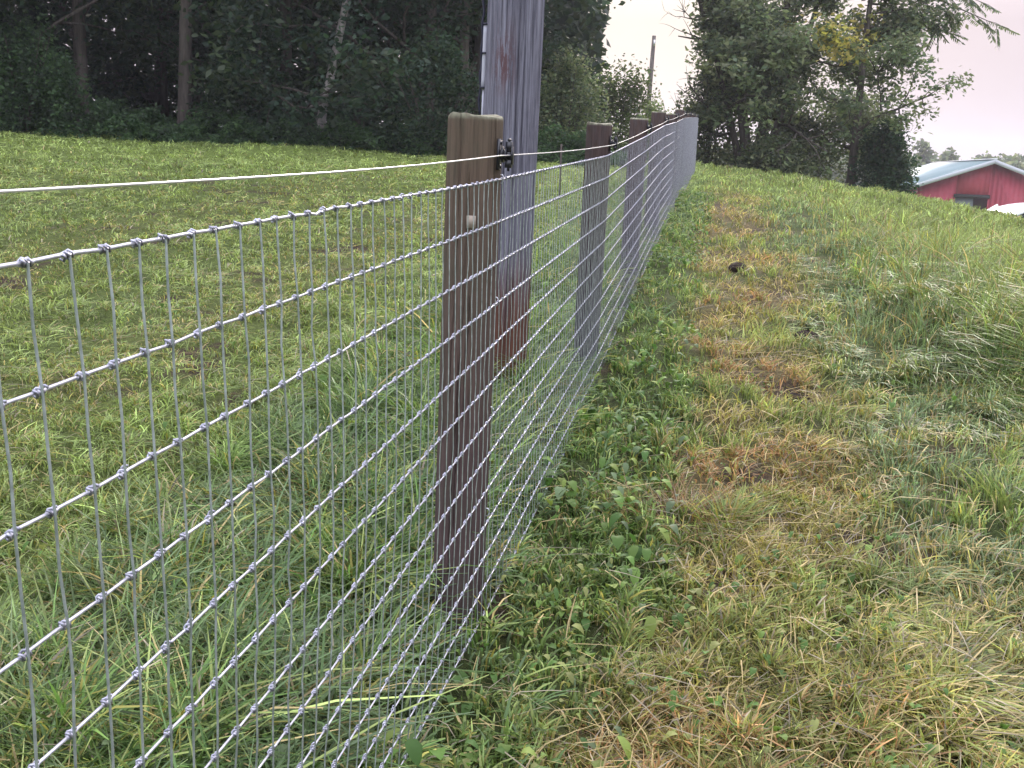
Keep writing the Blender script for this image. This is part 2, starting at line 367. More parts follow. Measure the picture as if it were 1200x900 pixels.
# tall tussock stems along the foot of the mesh and single dead stalks lying across the turf
n = 19000; s_ = rng.uniform(.3, 22, n)**1.0; t_ = np.where(rng.random(n) < .62, -np.abs(rng.normal(.3, .38, n)), np.abs(rng.normal(.05, .12, n)))
x_, y_ = fxy(s_, t_); k_ = fbm(x_*2.4, y_*2.4, 2, 90) > .50
k_ &= (t_ < -.16) | (t_ > .12); x_, y_, t_ = x_[k_], y_[k_], t_[k_]; n = len(x_)
cl = mixv(DGREEN*1.25, BGREEN*.95, rng.random(n)); cl = mixv(cl, YGREEN*1.1, (rng.random(n) < .3)*1.)*rng.uniform(.7, 1.4, n)[:, None]
blades('tall_grass', x_, y_, rng.uniform(.14, .38, n)*np.where(t_ > 0, .3, 1), rng.uniform(.004, .0075, n), rng.uniform(0, 6.28, n), rng.uniform(.3, 1.5, n), rng.uniform(.15, .6, n), cl, 'long arching green grass left uncut along the foot of the mesh', 'grass')
x_, y_, r_ = scatter(9000, 1.3, 12); Zs = zone(x_, y_); kk = rng.random(len(x_)) < .25+.75*np.clip(Zs['straw']+Zs['mat']+Zs['trk'], 0, 1)
x_, y_ = x_[kk], y_[kk]; n = len(x_)
cl = np.where(rng.random(n)[:, None] < .65, STRAW*1.2, THATCH*1.15)*rng.uniform(.6, 1.3, n)[:, None]
zz = ground(x_, y_)+rng.uniform(.015, .05, n)
blades('dead_stalks', x_, y_, rng.uniform(.02, .05, n), rng.uniform(.002, .004, n), rng.uniform(0, 6.28, n), rng.uniform(2.5, 6, n), rng.uniform(.2, .9, n), cl, 'pale dead stalks and clippings lying over the turf', 'clippings', z=zz)

# broad-leaved weeds and clover
def weed_leaves(name, n, place, size, label, cols):
    x, y, zb = place(n); n = len(x); L_ = rng.uniform(*size, n); W_ = L_*rng.uniform(.45, .85, n)
    az = rng.uniform(0, 6.28, n); tilt = rng.uniform(-.3, .7, n); ln = np.array([0, .22, .55, .85, 1.0]); wd = np.array([.08, .75, 1.0, .6, .05])
    V = np.zeros((n, 5, 3, 3), np.float32)
    for k in range(5):
        hor = L_*ln[k]*np.cos(tilt-.5*ln[k]); ver = L_*ln[k]*np.sin(tilt-.9*ln[k]**1.5)
        for q, sg in enumerate((-1, 0, 1)):
            V[:, k, q, 0] = x+np.cos(az)*hor-np.sin(az)*sg*W_*.5*wd[k]; V[:, k, q, 1] = y+np.sin(az)*hor+np.cos(az)*sg*W_*.5*wd[k]
            V[:, k, q, 2] = zb+ver+abs(sg)*W_*.12*wd[k]
    f = np.array([[3*k+q, 3*k+q+1, 3*k+q+4, 3*k+q+3] for k in range(4) for q in range(2)])
    F = (np.arange(n)[:, None, None]*15+f[None]).reshape(-1, 4)
    c = cols[rng.integers(0, len(cols), n)]*rng.uniform(.7, 1.3, n)[:, None]
    o = mesh_np(name, V.reshape(-1, 3), F, M_WEED, col=np.repeat(c, 15, axis=0), smooth=True); tag(o, label, 'weeds', kind='stuff'); return o
def near_fence(n):
    s = rng.uniform(.2, 16, n)**1.0; t = np.where(rng.random(n) < .68, -np.abs(rng.normal(.35, .4, n)), rng.uniform(0, .45, n)); x, y = fxy(s, t)
    k = fbm(x*1.8, y*1.8, 3, 120) > .5; x, y = x[k], y[k]; return x, y, ground(x, y)+rng.uniform(.02, .15, len(x))*np.where(t[k] < 0, 1, .6)
weed_leaves('weeds', 7000, near_fence, (.022, .058), 'broad green dock and clover leaves crowding the foot of the fence', np.array([(.10, .18, .04), (.13, .21, .05), (.06, .12, .03), (.19, .25, .06), (.13, .18, .09)]))
def in_open(n):
    x, y, r = scatter(n, 1.3, 11); k = fbm(x*1.5, y*1.5, 3, 140) > .57; x, y = x[k], y[k]; return x, y, ground(x, y)+rng.uniform(.01, .06, len(x))
weed_leaves('clover', 9000, in_open, (.014, .036), 'small clover and plantain leaves scattered through the short turf', np.array([(.09, .17, .04), (.14, .22, .05), (.07, .13, .035), (.22, .24, .08)]))

# ---------------------------------------------------------------- the woven wire fence
YP = [2.55, 5.08, 7.52, 9.78, 12.0, 14.3, 16.6, 18.9, 21.2]             # posts
TY = [-.9, .772, 2.35, 4.85, 7.3, 9.55, 11.8, 14.1, 16.4, 18.7, 21.6, 22.3]
TZ = [-.118, -.091, -.064, .002, .142, .285, .390, .520, .622, .712, .822, .845]
OFF = np.array([0, .100, .198, .296, .393, .4845, .574, .664, .752, .842, .927, 1.012, 1.090])
def top_z(y): return np.interp(y, TY, TZ)
def s_of_y(y): return (y-Y0)/ch
SEND = s_of_y(22.3)
def bow(off): return .033*(-off)*(1)-.0      # the mesh leans a touch
def wire_pt(s, off, dt=0.0):
    """point on the mesh at distance s along it and off below its top wire"""
    s = np.asarray(s, float); off = np.asarray(off, float)
    y = Y0+s*ch
    # lean measured on the near stretch, fading out at the first post; sags gently between posts
    lean = np.interp(y, [0, 1.2, 2.6], [1., .75, 0.])
    t = lean*(-.036*off*1.0+.03*np.sin(np.clip(off/1.1, 0, 1)*math.pi))+dt
    x, yy = fxy(s, t)
    return np.stack(np.broadcast_arrays(x, yy, top_z(y)-off), -1)
fence = empty('wire_mesh_fence', (X0, Y0, -1.2))
tag(fence, 'galvanised woven wire mesh of narrow upright rectangles stapled along the wooden posts', 'wire fence')
def rel(P): return P-np.array((X0, Y0, -1.2))
SP = .0508; NS = int((SEND+1.0)/SP)
ss_ = -1.0+np.arange(NS+1)*SP
sj = ss_+rng.normal(0, .0018, len(ss_))
for j, off in enumerate(OFF):
    pts = []
    nearmask = ss_ < 7
    for k, s in enumerate(sj):
        if ss_[k] < 7:
            wob = rng.normal(0, .0005); kn = rng.random() < (.02 if j == 0 else .004)
            pts.append((s-.008, off+wob)); pts.append((s, off+wob*.4+.0016)); pts.append((s+.008, off+wob))
            if kn: pts.append((s+.028, off+.0035))
        elif k % 6 == 0: pts.append((s, off+rng.normal(0, .0015)))
    pts = np.array(pts); P = wire_pt(pts[:, 0], pts[:, 1])
    mb = MB(); mb.tube(rel(P), .0020 if j == 0 else .00165, 6); mb.build('line_wire', M_WIRE, fence, smooth=True)
T_ = np.array([sh, ch, 0]); R_ = np.array([ch, -sh, 0]); U_ = np.array([0, 0, 1.])
def stay(mb, k, n):
    """one upright wire: straight lengths, each wrapped round the line wires it crosses"""
    s = ss_[k]; jit = rng.normal(0, .0014, len(OFF)); cs = [wire_pt(sj[k]+jit[j], off) for j, off in enumerate(OFF)]
    if s < 9: 
        for j in range(len(OFF)-1):
            a = cs[j]+R_*.0030; b_ = cs[j+1]+R_*.0030; m_ = (a+b_)/2+R_*rng.normal(0, .0012)+T_*rng.normal(0, .0008)
            mb.tube([a, m_, b_], (.00125 if s < 1.2 else .00108) if s < 4 else .00095, n, cap=False)
    else: mb.tube([c+R_*.003 for c in cs[::3]], .0009, 4, cap=False)
    for j, c in enumerate(cs):
        if s < 4.2:
            m = 14; turns = (2.1 if j else 2.6)+rng.normal(0, .08); hl = .0068+rng.normal(0, .0006); ph = rng.uniform(-.4, .4); tl = rng.normal(0, .0012)
            P = [c+T_*(-hl+2*hl*q/m)+U_*tl*(q/m-.5)*2+(R_*math.cos(ph-1.57+6.283*turns*q/m)-U_*math.sin(ph-1.57+6.283*turns*q/m))*.0034 for q in range(m+1)]
            mb.tube(P, .00128, n, mi=1)
        elif s < 11: mb.tube([c-T_*.006-U_*.001, c-T_*.002+R_*.002, c+T_*.006+U_*.001], .0040, 5, mi=1)
vis = [k for k in range(len(ss_)) if ss_[k] > -.12]
single = vis[:96]; rest = [k for k in range(len(ss_)) if k not in set(single)]
for k in single:
    mb = MB(); stay(mb, k, 6)
    for q in range(len(mb.V)): mb.V[q] = rel(mb.V[q])
    mb.build('stay_wire', [M_STAY, M_KNOT], fence, smooth=True)
mbr = MB()
for k in rest: stay(mbr, k, 4)
for q in range(len(mbr.V)): mbr.V[q] = rel(mbr.V[q])
tag(mbr.build('far_stay_wires', [M_KNOT, M_KNOT], fence, smooth=True), kind='stuff')

# the single wire above the mesh
EY = [-.9, .734, 2.40, 4.95, 7.4, 9.65, 11.85, 14.1, 16.4, 18.7, 21.6]
EZ = [-.062, -.036, -.005, .055, .200, .335, .455, .585, .675, .755, .850]
ey = np.concatenate([np.linspace(EY[i], EY[i+1], 9)[:-1] for i in range(len(EY)-1)]+[[EY[-1]]])
sg = np.interp(ey, EY, EZ)-.006*np.array([math.sin(math.pi*((i % 8)/8)) for i in range(len(ey))])
ex, eyy = fxy(s_of_y(ey), .022)
mb = MB(); mb.tube(np.stack([ex, eyy, sg], 1), .0014, 6)
tag(mb.build('strand_wire', M_HOT, smooth=True), 'bright single strand strung through black insulators above the mesh', 'wire')

# posts
M_CHIP, _n, _b = mat('pale_bare_wood', (.30, .25, .20), .9)
labels = ['nearest thick brown post with a pale weathered rim, standing before the utility pole',
 'dark post with grey lower half, second along the fence, right of the utility pole',
 'third post along the fence, dark topped, close behind the second',
 'fourth fence post, stout dark top showing just right of the distant slim pole',
 'fifth fence post, dark head level with the climbing top wire',
 'sixth fence post, its dark head highest in the row of posts',
 'seventh fence post, mostly hidden behind the bluish blur of mesh',
 'eighth fence post, tiny dark head behind the mesh near the crest',
 'last fence post at the crest where the mesh ends']
def make_post(i, y):
    r = [.0655, .060, .064, .066, .062, .062, .06, .06, .06][i]
    s = s_of_y(y); x, yy = fxy(s, -r-.004)
    topz = float(top_z(yy))+[.145, .137, .11, .115, .083, .11, .06, .06, .05][i]
    g = gz(x, yy)-.25; Hh = topz-g
    root = empty('fence_post', (x, yy, topz)); tag(root, labels[i], 'fence post', 'wooden posts carrying the wire mesh')
    na = 180 if i < 2 else 24; zs = np.array([0, -.0015, -.005, -.011, -.02]+list(np.linspace(-.04, -Hh, 60 if i < 2 else 14)))
    fr = np.array([.95, .975, .99, 1.0, 1.0]+[1.0]*(len(zs)-5)); a = np.arange(na)*2*math.pi/na
    V = []
    nr = np.array([fbm(np.cos(a)*6+i*9, np.sin(a)*6+z*.5, 3, 200+i) for z in zs])
    crack = np.zeros((len(zs), na))
    for q in range(26):
        ca = rng.uniform(0, 2*math.pi); z0 = rng.uniform(-1.2, .03); z1 = z0-rng.uniform(.15, .8); wv = rng.uniform(.018, .045)
        dd = np.abs((a[None]-ca-.05*np.sin(zs[:, None]*7+q)-.02*np.sin(zs[:, None]*31+q)+math.pi) % (2*math.pi)-math.pi)
        crack += np.clip(1-dd/wv, 0, 1)*((zs[:, None] < z0+.02)*(zs[:, None] > z1))*rng.uniform(.003, .011)*(i < 2)
    for k, z in enumerate(zs):
        rr = r*fr[k]*(1+.02*(-z)/1.4)*(1+.05*(nr[k]-.5))-crack[k]
        zz = z+.004*np.sin(a*2+i)*(z > -.012)+(.006 if z > -.012 else 0)*(fbm(np.cos(a)*3, np.sin(a)*3, 2, 300+i)-.5)
        V += [(rr[q]*math.cos(a[q]), rr[q]*math.sin(a[q]), zz[q]) for q in range(na)]
    nk = len(zs); F = [(k*na+q, (k+1)*na+q, (k+1)*na+(q+1) % na, k*na+(q+1) % na) for k in range(nk-1) for q in range(na)]
    V.append((0, 0, .001)); F += [(len(V)-1, q, (q+1) % na, -1) for q in range(na)]
    mesh_np('post_shaft', V, F, M_POST if i == 0 else M_POST2, root, smooth=True)
    # insulator: ribbed black body nailed to the mesh side, with its pin; axis runs out from the post
    iz = float(np.interp(yy, EY, EZ))-topz
    R = np.array([ch, -sh, 0]); T = np.array([sh, ch, 0]); U = np.array([0, 0, 1.])
    c0 = R*(r-.003)+U*iz+T*(-.02)
    B = MB()
    Mx = np.stack([R, T, U], 1)
    def obx(lo, hi): B2 = MB(); B2.box(lo, hi); B.add(B2.V[0]@Mx.T+c0, B2.F[0])
    obx((0, -.016, -.036), (.005, .016, .036))
    B.tube([c0+R*.004, c0+R*.012], .013, 12); B.tube([c0+R*.010, c0+R*.0135], .019, 14); B.tube([c0+R*.0135, c0+R*.019], .012, 12)
    B.tube([c0+R*.018, c0+R*.0215], .018, 14); B.tube([c0+R*.021, c0+R*.030], .0115, 12)
    obx((.019, -.010, -.030), (.033, .010, -.012)); obx((.019, -.010, .007), (.033, .010, .030)); obx((.030, -.009, -.022), (.036, .009, .020))
    B.tube([c0+R*.002+U*.027, c0+R*.009+U*.027], .0045, 8); B.tube([c0+R*.002-U*.028, c0+R*.009-U*.028], .0045, 8)
    ins = B.build('insulator', M_BLACK, root)
    B = MB(); B.tube([c0+R*.026-U*.038, c0+R*.026+U*.036], .0028, 8); B.tube([c0+R*.026+U*.034-T*.008, c0+R*.026+U*.034+T*.008], .0035, 8)
    B.build('locking_pin', M_BLACK, ins)
    if i == 0:
        B = MB(); B.box((-.010, -r-.0035, -.262), (.012, -r+.004, -.232)); B.build('pale_chip', M_CHIP, root)
    if i < 3:                                             # wire staples that hold the mesh
        for j in (0, 3, 6, 9):
            B = MB(); zz = float(top_z(yy))-OFF[j]-topz; c = R*(r+.0035)+U*zz
            B.tube([c-R*.012+U*.010, c+R*.0018+U*.010, c+R*.0045+U*.005, c+R*.0045-U*.005, c+R*.0018-U*.010, c-R*.012-U*.010], .0016, 6)
            B.build('staple', M_WIRE, root, smooth=True)
    root.rotation_euler.y = .016 if i < 3 else .01
    return root
for i, y in enumerate(YP): make_post(i, y)

# ---------------------------------------------------------------- utility pole beside the fence
m, nt, b = mat('silvered_pole', rough=.9, spec=.2); M_POLE = m
tc = N(nt, 'ShaderNodeTexCoord'); sp = N(nt, 'ShaderNodeSeparateXYZ'); L(nt, tc.outputs['Object'], sp.inputs[0])
g = noise(nt, 75, 8, (1, 1, .02), .8); g2 = noise(nt, 4, 3, (1, 1, .35)); g3 = noise(nt, 130, 5, (1, 1, .025), .75)
c = ramp(nt, g, [(.34, (.035, .035, .05)), (.44, (.13, .125, .155)), (.56, (.25, .245, .295)), (.8, (.36, .355, .41))])
c = mixc(nt, .55, c, ramp(nt, g3, [(.36, (.35, .35, .38)), (.5, (.95, .95, .96)), (.6, (1.1, 1.1, 1.1))]), 'MULTIPLY')
def band(lo, mid, hi, out_='Z'):
    mr = N(nt, 'ShaderNodeMapRange', interpolation_type='SMOOTHSTEP'); mr.inputs['From Min'].default_value = lo; mr.inputs['From Max'].default_value = mid
    L(nt, sp.outputs[out_], mr.inputs['Value'])
    mr2 = N(nt, 'ShaderNodeMapRange', interpolation_type='SMOOTHSTEP'); mr2.inputs['From Min'].default_value = hi; mr2.inputs['From Max'].default_value = mid
    L(nt, sp.outputs[out_], mr2.inputs['Value'])
    m_ = N(nt, 'ShaderNodeMath', operation='MULTIPLY'); L(nt, mr.outputs[0], m_.inputs[0]); L(nt, mr2.outputs[0], m_.inputs[1]); return m_.outputs[0]
def mul(a, b_): m_ = N(nt, 'ShaderNodeMath', operation='MULTIPLY'); L(nt, a, m_.inputs[0]); L(nt, b_, m_.inputs[1]); return m_.outputs[0]
st = noise(nt, 22, 4, (1, 1, .12))
# object origin sits at the pole's foot; rust-brown scar at chest height and red-brown treated foot
scar = mul(mul(band(1.25, 1.42, 1.68), band(-.085, -.015, .07, 'X')), ramp(nt, noise(nt, 60, 6, (1, 1, .11), .8), [(.485, (0, 0, 0)), (.515, (.9, .9, .9))]))
c = mixc(nt, scar, c, (.12, .055, .055))
ft = N(nt, 'ShaderNodeMapRange', interpolation_type='SMOOTHSTEP'); ft.inputs['From Min'].default_value = .68; ft.inputs['From Max'].default_value = .30
ad = N(nt, 'ShaderNodeMath', operation='MULTIPLY_ADD'); ad.inputs[1].default_value = .5; L(nt, st, ad.inputs[0]); L(nt, sp.outputs['Z'], ad.inputs[2])
L(nt, ad.outputs[0], ft.inputs['Value'])
ft.inputs['From Min'].default_value = .95; ft.inputs['From Max'].default_value = .55
c = mixc(nt, ft.outputs[0], c, ramp(nt, g, [(.3, (.05, .022, .018)), (.6, (.16, .070, .048))]))
L(nt, c, b.inputs['Base Color']); bump(nt, b, g, .012, 1)
PY = 4.75; px0 = -.066; pg = gz(px0, PY)
pole = empty('utility_pole', (px0, PY, pg)); tag(pole, 'tall weathered grey utility pole with long drying cracks and a reddish scar', 'utility pole')
na = 160; zs = np.concatenate([np.linspace(-.3, 2.6, 90), np.linspace(2.75, 8.5, 14)]); a = np.arange(na)*2*math.pi/na
crk = np.zeros((len(zs), na))
for q in range(46):
    ca = rng.uniform(0, 2*math.pi); z0 = rng.uniform(-.3, 6.5) if q > 30 else rng.uniform(-.3, 1.8); z1 = z0+rng.uniform(.3, 1.6); wv = rng.uniform(.02, .055)
    dd = np.abs((a[None]-ca-.03*np.sin(zs[:, None]*3+q)+math.pi) % (2*math.pi)-math.pi)
    crk += np.clip(1-dd/wv, 0, 1)*np.clip((zs[:, None]-z0)*6, 0, 1)*np.clip((z1-zs[:, None])*6, 0, 1)*rng.uniform(.003, .009)
for ca, z0, z1, dp in ((-1.40, -.3, 2.9, .012), (-1.18, -.3, 2.4, .010), (-1.5, .9, 1.6, .008), (-1.75, -.3, 1.1, .007)):
    dd = np.abs((a[None]-ca-.03*np.sin(zs[:, None]*2.3+ca)+math.pi) % (2*math.pi)-math.pi)
    crk += np.clip(1-dd/.05, 0, 1)*np.clip((zs[:, None]-z0)*5, 0, 1)*np.clip((z1-zs[:, None])*5, 0, 1)*dp
V = []
for k, z in enumerate(zs):
    rr = .127*(1-.0105*max(z, 0)*2)-crk[k]+.0025*(fbm(np.cos(a)*9, np.sin(a)*9+z*.6, 3, 400)-.5)*2
    lx = .020*z
    V += list(zip(rr*np.cos(a)+lx, rr*np.sin(a), np.full(na, z)))
nk = len(zs); F = [(k*na+q, k*na+(q+1) % na, (k+1)*na+(q+1) % na, (k+1)*na+q) for k in range(nk-1) for q in range(na)]
V.append((.02*8.5, 0, 8.52)); F += [(len(V)-1, (nk-1)*na+q, (nk-1)*na+(q+1) % na, -1) for q in range(na)]
mesh_np('pole_shaft', V, F, M_POLE, pole, smooth=True)
# ground-wire moulding stapled up the left flank with a dark cable behind it
M_MOULD, nt, b = mat('pale_moulding', (.42, .42, .48), .7); M_CABLE, nt, b = mat('dark_cable', (.012, .012, .03), .5)
def flank(z, out_=0): return np.array((-.127*(1-.021*z)-out_+.020*z, -.015, z))
B = MB(); B.tube([flank(z, .002) for z in np.linspace(1.33, 1.60, 8)], .011, 8); B.tube([flank(z, .0) for z in np.linspace(.0, 1.33, 14)], .0065, 8)
mo = B.build('wire_moulding', M_MOULD, pole, smooth=True)
for z in (1.335, 1.48, 1.60): B = MB(); B.box((flank(z)[0]-.016, -.03, z-.004), (flank(z)[0]+.01, .0, z+.004)); B.build('strap', M_CABLE, mo)
B = MB(); zz = np.linspace(1.22, 2.3, 60); B.tube([flank(z, .017+.003*math.sin(z*60)) + np.array((0, .012, 0)) for z in zz], .0055, 7); B.build('cable', M_CABLE, pole, smooth=True)

# ---------------------------------------------------------------- trees
def leafmesh(P, size, cols, name, parent, aspect=.5, hang=.3, mat_=M_LEAF):
    n = len(P); sz = size*rng.uniform(.6, 1.3, n) if np.isscalar(size) else size
    d = rng.normal(0, 1, (n, 3)); d[:, 2] = d[:, 2]*.5-hang; d /= np.linalg.norm(d, axis=1)[:, None]
    q = rng.normal(0, 1, (n, 3)); q = np.cross(d, q); q /= np.linalg.norm(q, axis=1)[:, None]+1e-9
    nn = np.cross(d, q)
    V = np.stack([P, P+d*sz[:, None]*.45+q*(sz*aspect*.5)[:, None]+nn*(sz*.08)[:, None], P+d*sz[:, None], P+d*sz[:, None]*.45-q*(sz*aspect*.5)[:, None]+nn*(sz*.08)[:, None]], 1)
    F = np.arange(n*4).reshape(-1, 4)
    return mesh_np(name, V.reshape(-1, 3), F, mat_, parent, col=np.repeat(cols, 4, axis=0))
def grow_tree(rs, H, r0, lean=(0, 0), first=.3, nb=9, spread=.5, depth=3, forks=None, upk=.25):
    """trunk and limbs as tapered tubes; returns the mesh builder and the twig points leaves hang from"""
    B = MB(); tips = []
    def limb(p, d, ln, r, dep):
        k = 5; pts = [p]; rad = [r]; q = d/np.linalg.norm(d)
        for i in range(k):
            q = q+rs.normal(0, .16, 3)+np.array((0, 0, .05 if dep > 0 else -.03)); q /= np.linalg.norm(q)
            p = p+q*ln/k; pts.append(p); rad.append(r*(1-.75*(i+1)/k))
            if dep == 0 or (dep == 1 and i > 1): tips.append(p)
        B.tube(pts, rad, 5 if dep else 4, cap=False)
        if dep > 0:
            for c_ in range(3 if dep == 1 else 4):
                i = rs.integers(1, k+1); nd = q+rs.normal(0, .75, 3)+np.array((0, 0, .05)); limb(pts[i], nd, ln*rs.uniform(.4, .65), rad[i]*.7+.003, dep-1)
    stems = forks or [((0, 0), lean, H, r0)]
    for (bx, by), (lx, ly), h, r in stems:
        k = 12; pts = []; 
        ph = rs.uniform(0, 6, 2)
        for i in range(k+1):
            u = i/k; pts.append(np.array((bx+lx*u+.12*math.sin(u*5+ph[0])*u, by+ly*u+.12*math.sin(u*4+ph[1])*u, h*u-(.3 if i == 0 else 0))))
        rad = [r*(1.35 if i == 0 else 1)*(1-.8*i/k) for i in range(k+1)]
        B.tube(pts, rad, 10, cap=False)
        for q in range(nb):
            u = first+(1-first)*(q+rs.random())/nb; f = u*k; i = min(int(f), k-1); p = pts[i]*(1-f+i)+pts[i+1]*(f-i)
            a = rs.uniform(0, 2*math.pi); d = np.array((math.cos(a), math.sin(a), upk+rs.normal(0, .2)))
            limb(p, d, H*spread*(1.15-u)*rs.uniform(.6, 1.1)+.3, rad[i]*.5, depth-1)
    return B, np.array(tips)
def crown_from(tips, per, sig, size, pal, rs, name, parent, zmin=-.1, aspect=.5, drop=0):
    cl = rs.integers(0, len(pal), len(tips)); br = rs.uniform(.7, 1.35, len(tips))
    P = np.repeat(tips, per, axis=0)+rs.normal(0, 1, (len(tips)*per, 3))*np.array((sig, sig, sig*.6)); ci = np.repeat(cl, per); bb = np.repeat(br, per)
    P[:, 2] -= drop; k = P[:, 2] > zmin; P = P[k]; ci = ci[k]; bb = bb[k]
    cols = pal[ci]*bb[:, None]*rs.uniform(.75, 1.3, len(P))[:, None]
    return leafmesh(P, size, cols, name, parent, aspect)
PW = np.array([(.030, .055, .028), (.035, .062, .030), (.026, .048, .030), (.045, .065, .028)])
PR = np.array([(.12, .165, .08), (.16, .20, .09), (.08, .11, .065), (.18, .20, .105)])
PB = np.array([(.055, .10, .04), (.07, .12, .045), (.045, .08, .04)])
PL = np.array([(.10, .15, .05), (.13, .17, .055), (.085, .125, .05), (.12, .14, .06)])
PY_ = np.array([(.50, .46, .12), (.40, .40, .11), (.52, .44, .16)])
def copy_tree(root, loc, rz, sc, label, group=None):
    r = root.copy(); C.objects.link(r); r.location = loc; r.rotation_euler.z = rz; r.scale = (sc,)*3; r['label'] = label
    if group: r['group'] = group
    for c_ in root.children:
        d = c_.copy(); C.objects.link(d); d.parent = r
    return r
# woodland edge on the left: four kinds of tree, copied
protos = []
for q in range(4):
    rs = np.random.default_rng(50+q)
    root = empty('woodland_tree'); 
    B, tips = grow_tree(rs, 11+q*.7, [.17, .14, .19, .12][q], lean=(rs.uniform(-.6, .6), rs.uniform(-.5, .5)), first=[.06, .36, .08, .05][q], nb=13, spread=.36, depth=3)
    B.build('trunk', M_BARK, root, smooth=True)
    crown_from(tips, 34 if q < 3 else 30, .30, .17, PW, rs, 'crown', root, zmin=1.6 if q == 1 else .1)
    protos.append(root)
spots = [(-15.5, 23.5, 2, 1.1, 'vine draped tree at the far left of the dark wood edge'),
 (-12.4, 23.2, 3, .95, 'leafy tree over the pale shrubs at the left of the wood edge'),
 (-10.0, 24.6, 0, 1.0, 'tree with brownish hanging foliage between the left shrub and the straight trunk'),
 (-7.65, 24.4, 1, 1.15, 'straight grey brown trunk standing out from the dark wood edge'),
 (-7.2, 29.5, 1, 1.05, 'slim dark upright trunk deeper in the wood, right of the straight grey one'),
 (-6.1, 28.0, 2, 1.0, 'slender trunk deep in shade beside the leaning pale tree'),
 (-2.3, 26.6, 0, 1.0, 'bushy dark tree just left of the utility pole'),
 (-1.4, 26.6, 3, 1.15, 'dark leafy tree with foliage close to the ground behind the utility pole'),
 (-13.8, 28.0, 1, 1.2, 'shaded tree in the second row at the far left'),
 (-9.2, 30.5, 2, 1.1, 'shaded tree in the second row behind the brownish hanging foliage'),
 (-4.6, 30.6, 3, 1.3, 'shaded tree in the second row behind the leaning pale trunk'),
 (-1.3, 30.5, 0, 1.1, 'tree right behind the utility pole with greyer leaves'),
 (-.5, 34.0, 3, 1.05, 'green tree just right of the utility pole with dense low branches'),
 (-1.3, 40.5, 2, 1.0, 'broad tree at the right end of the wood against the bright sky'),
 (-11.5, 34.5, 0, 1.3, 'deep wood tree behind the left second row'),
 (-6.8, 35.5, 2, 1.3, 'deep wood tree behind the slim upright trunk'),
 (-1.6, 35.0, 1, 1.3, 'deep wood tree behind the utility pole'),
 (-16.5, 32.5, 3, 1.3, 'deep wood tree beyond the far left edge')]
used = set()
for k, (x, y, q, sc, lab) in enumerate(spots):
    loc = (x, y, gz(x, y)-.1); rzk = k*2.1+{7: 3.1, 11: 1.6}.get(k, 0)
    if q not in used:
        used.add(q); o = protos[q]; o.location = loc; o.rotation_euler.z = rzk; o.scale = (sc,)*3; tag(o, lab, 'tree', 'trees along the dark wood')
    else: o = copy_tree(protos[q], loc, rzk, sc, lab); 
    tag(o, lab, 'tree', 'trees along the dark wood')
# the leaning pale trunk
rs = np.random.default_rng(91); x, y = -4.65, 24.2
root = empty('leaning_tree', (x, y, gz(x, y)-.1)); tag(root, 'thin pale trunk leaning to the right out of the wood edge', 'tree')
B, tips = grow_tree(rs, 10, .11, lean=(2.3, .3), first=.5, nb=8, spread=.3, depth=3); B.build('trunk', M_PALEBARK, root, smooth=True); crown_from(tips, 26, .3, .17, PW, rs, 'crown', root, 3.6)

def blob(n, cx, cy, rx, ry, h, rs, lump=1.0, base=0, power=1.0, fill=.35):
    """leaf points of a lumpy bush: many leaf clumps over and inside a dome"""
    nc = max(10, int(n/60)); u = rs.uniform(0, 2*math.pi, nc); v = rs.random(nc)**power; rr = (1-(v**1.6))**.5*(rs.uniform(fill, 1, nc))
    c = np.stack([cx+rx*rr*np.cos(u), cy+ry*rr*np.sin(u), base+h*v*rs.uniform(.75, 1.05, nc)], 1)
    P = np.repeat(c, 60, axis=0)+rs.normal(0, 1, (nc*60, 3))*np.array((rx, ry, h*.6))*.13*lump
    br = np.repeat(rs.uniform(.65, 1.4, nc), 60); return P[P[:, 2] > base-.1], br[P[:, 2] > base-.1]
def bush(name, x, y, rx, ry, h, n, pal, size, label, cat='shrub', group=None, seed=0, power=1.0, aspect=.55, fill=.35):
    rs = np.random.default_rng(seed); g = gz(x, y); root = empty(name, (x, y, g)); tag(root, label, cat, group)
    P, br = blob(n, 0, 0, rx, ry, h, rs, power=power, fill=fill); cols = pal[rs.integers(0, len(pal), len(P))]*br[:, None]*rs.uniform(.8, 1.25, len(P))[:, None]
    leafmesh(P, size, cols, 'foliage', root, aspect)
    B = MB()
    for q in range(9):
        a = rs.uniform(0, 6.28); r_ = rs.uniform(.2, .7)
        B.tube([(.05*math.cos(a), .05*math.sin(a), -.1), (rx*r_*.5*math.cos(a), ry*r_*.5*math.sin(a), h*.4), (rx*r_*math.cos(a), ry*r_*math.sin(a), h*.85)], [.03, .02, .006], 5, cap=False)
    B.build('stem', M_BARK, root); return root
bush('vine_thicket', -10.6, 22.9, 1.5, .9, 2.3, 7200, PB*1.0, .11, 'rounded leafy thicket with greener leaves at the left of the wood edge', seed=3)
bush('vine_thicket', -6.0, 23.9, 1.15, .8, 3.0, 8000, PW*1.15, .11, 'tall cone of creepers hanging down beside the straight trunk', seed=4)
bush('vine_thicket', -14.2, 22.8, 1.4, .9, 2.3, 6000, PB*.8, .12, 'creeper covered snag at the far left of the wood', seed=5)
bush('shrub', -1.9, 23.6, 1.5, 1.0, 2.4, 7000, PW*1.2, .11, 'dark rounded shrub left of the utility pole', seed=6)
bush('shrub', 1.15, 27.0, 1.3, 1.1, 2.6, 8500, PR*1.0, .11, 'dense dark green shrub just right of the utility pole', seed=7, fill=.2)
bush('shrub', 3.1, 34.0, 1.9, 1.3, 2.9, 9000, PL*.85, .12, 'medium green shrub between the utility pole and the distant pole', seed=8, fill=.2)
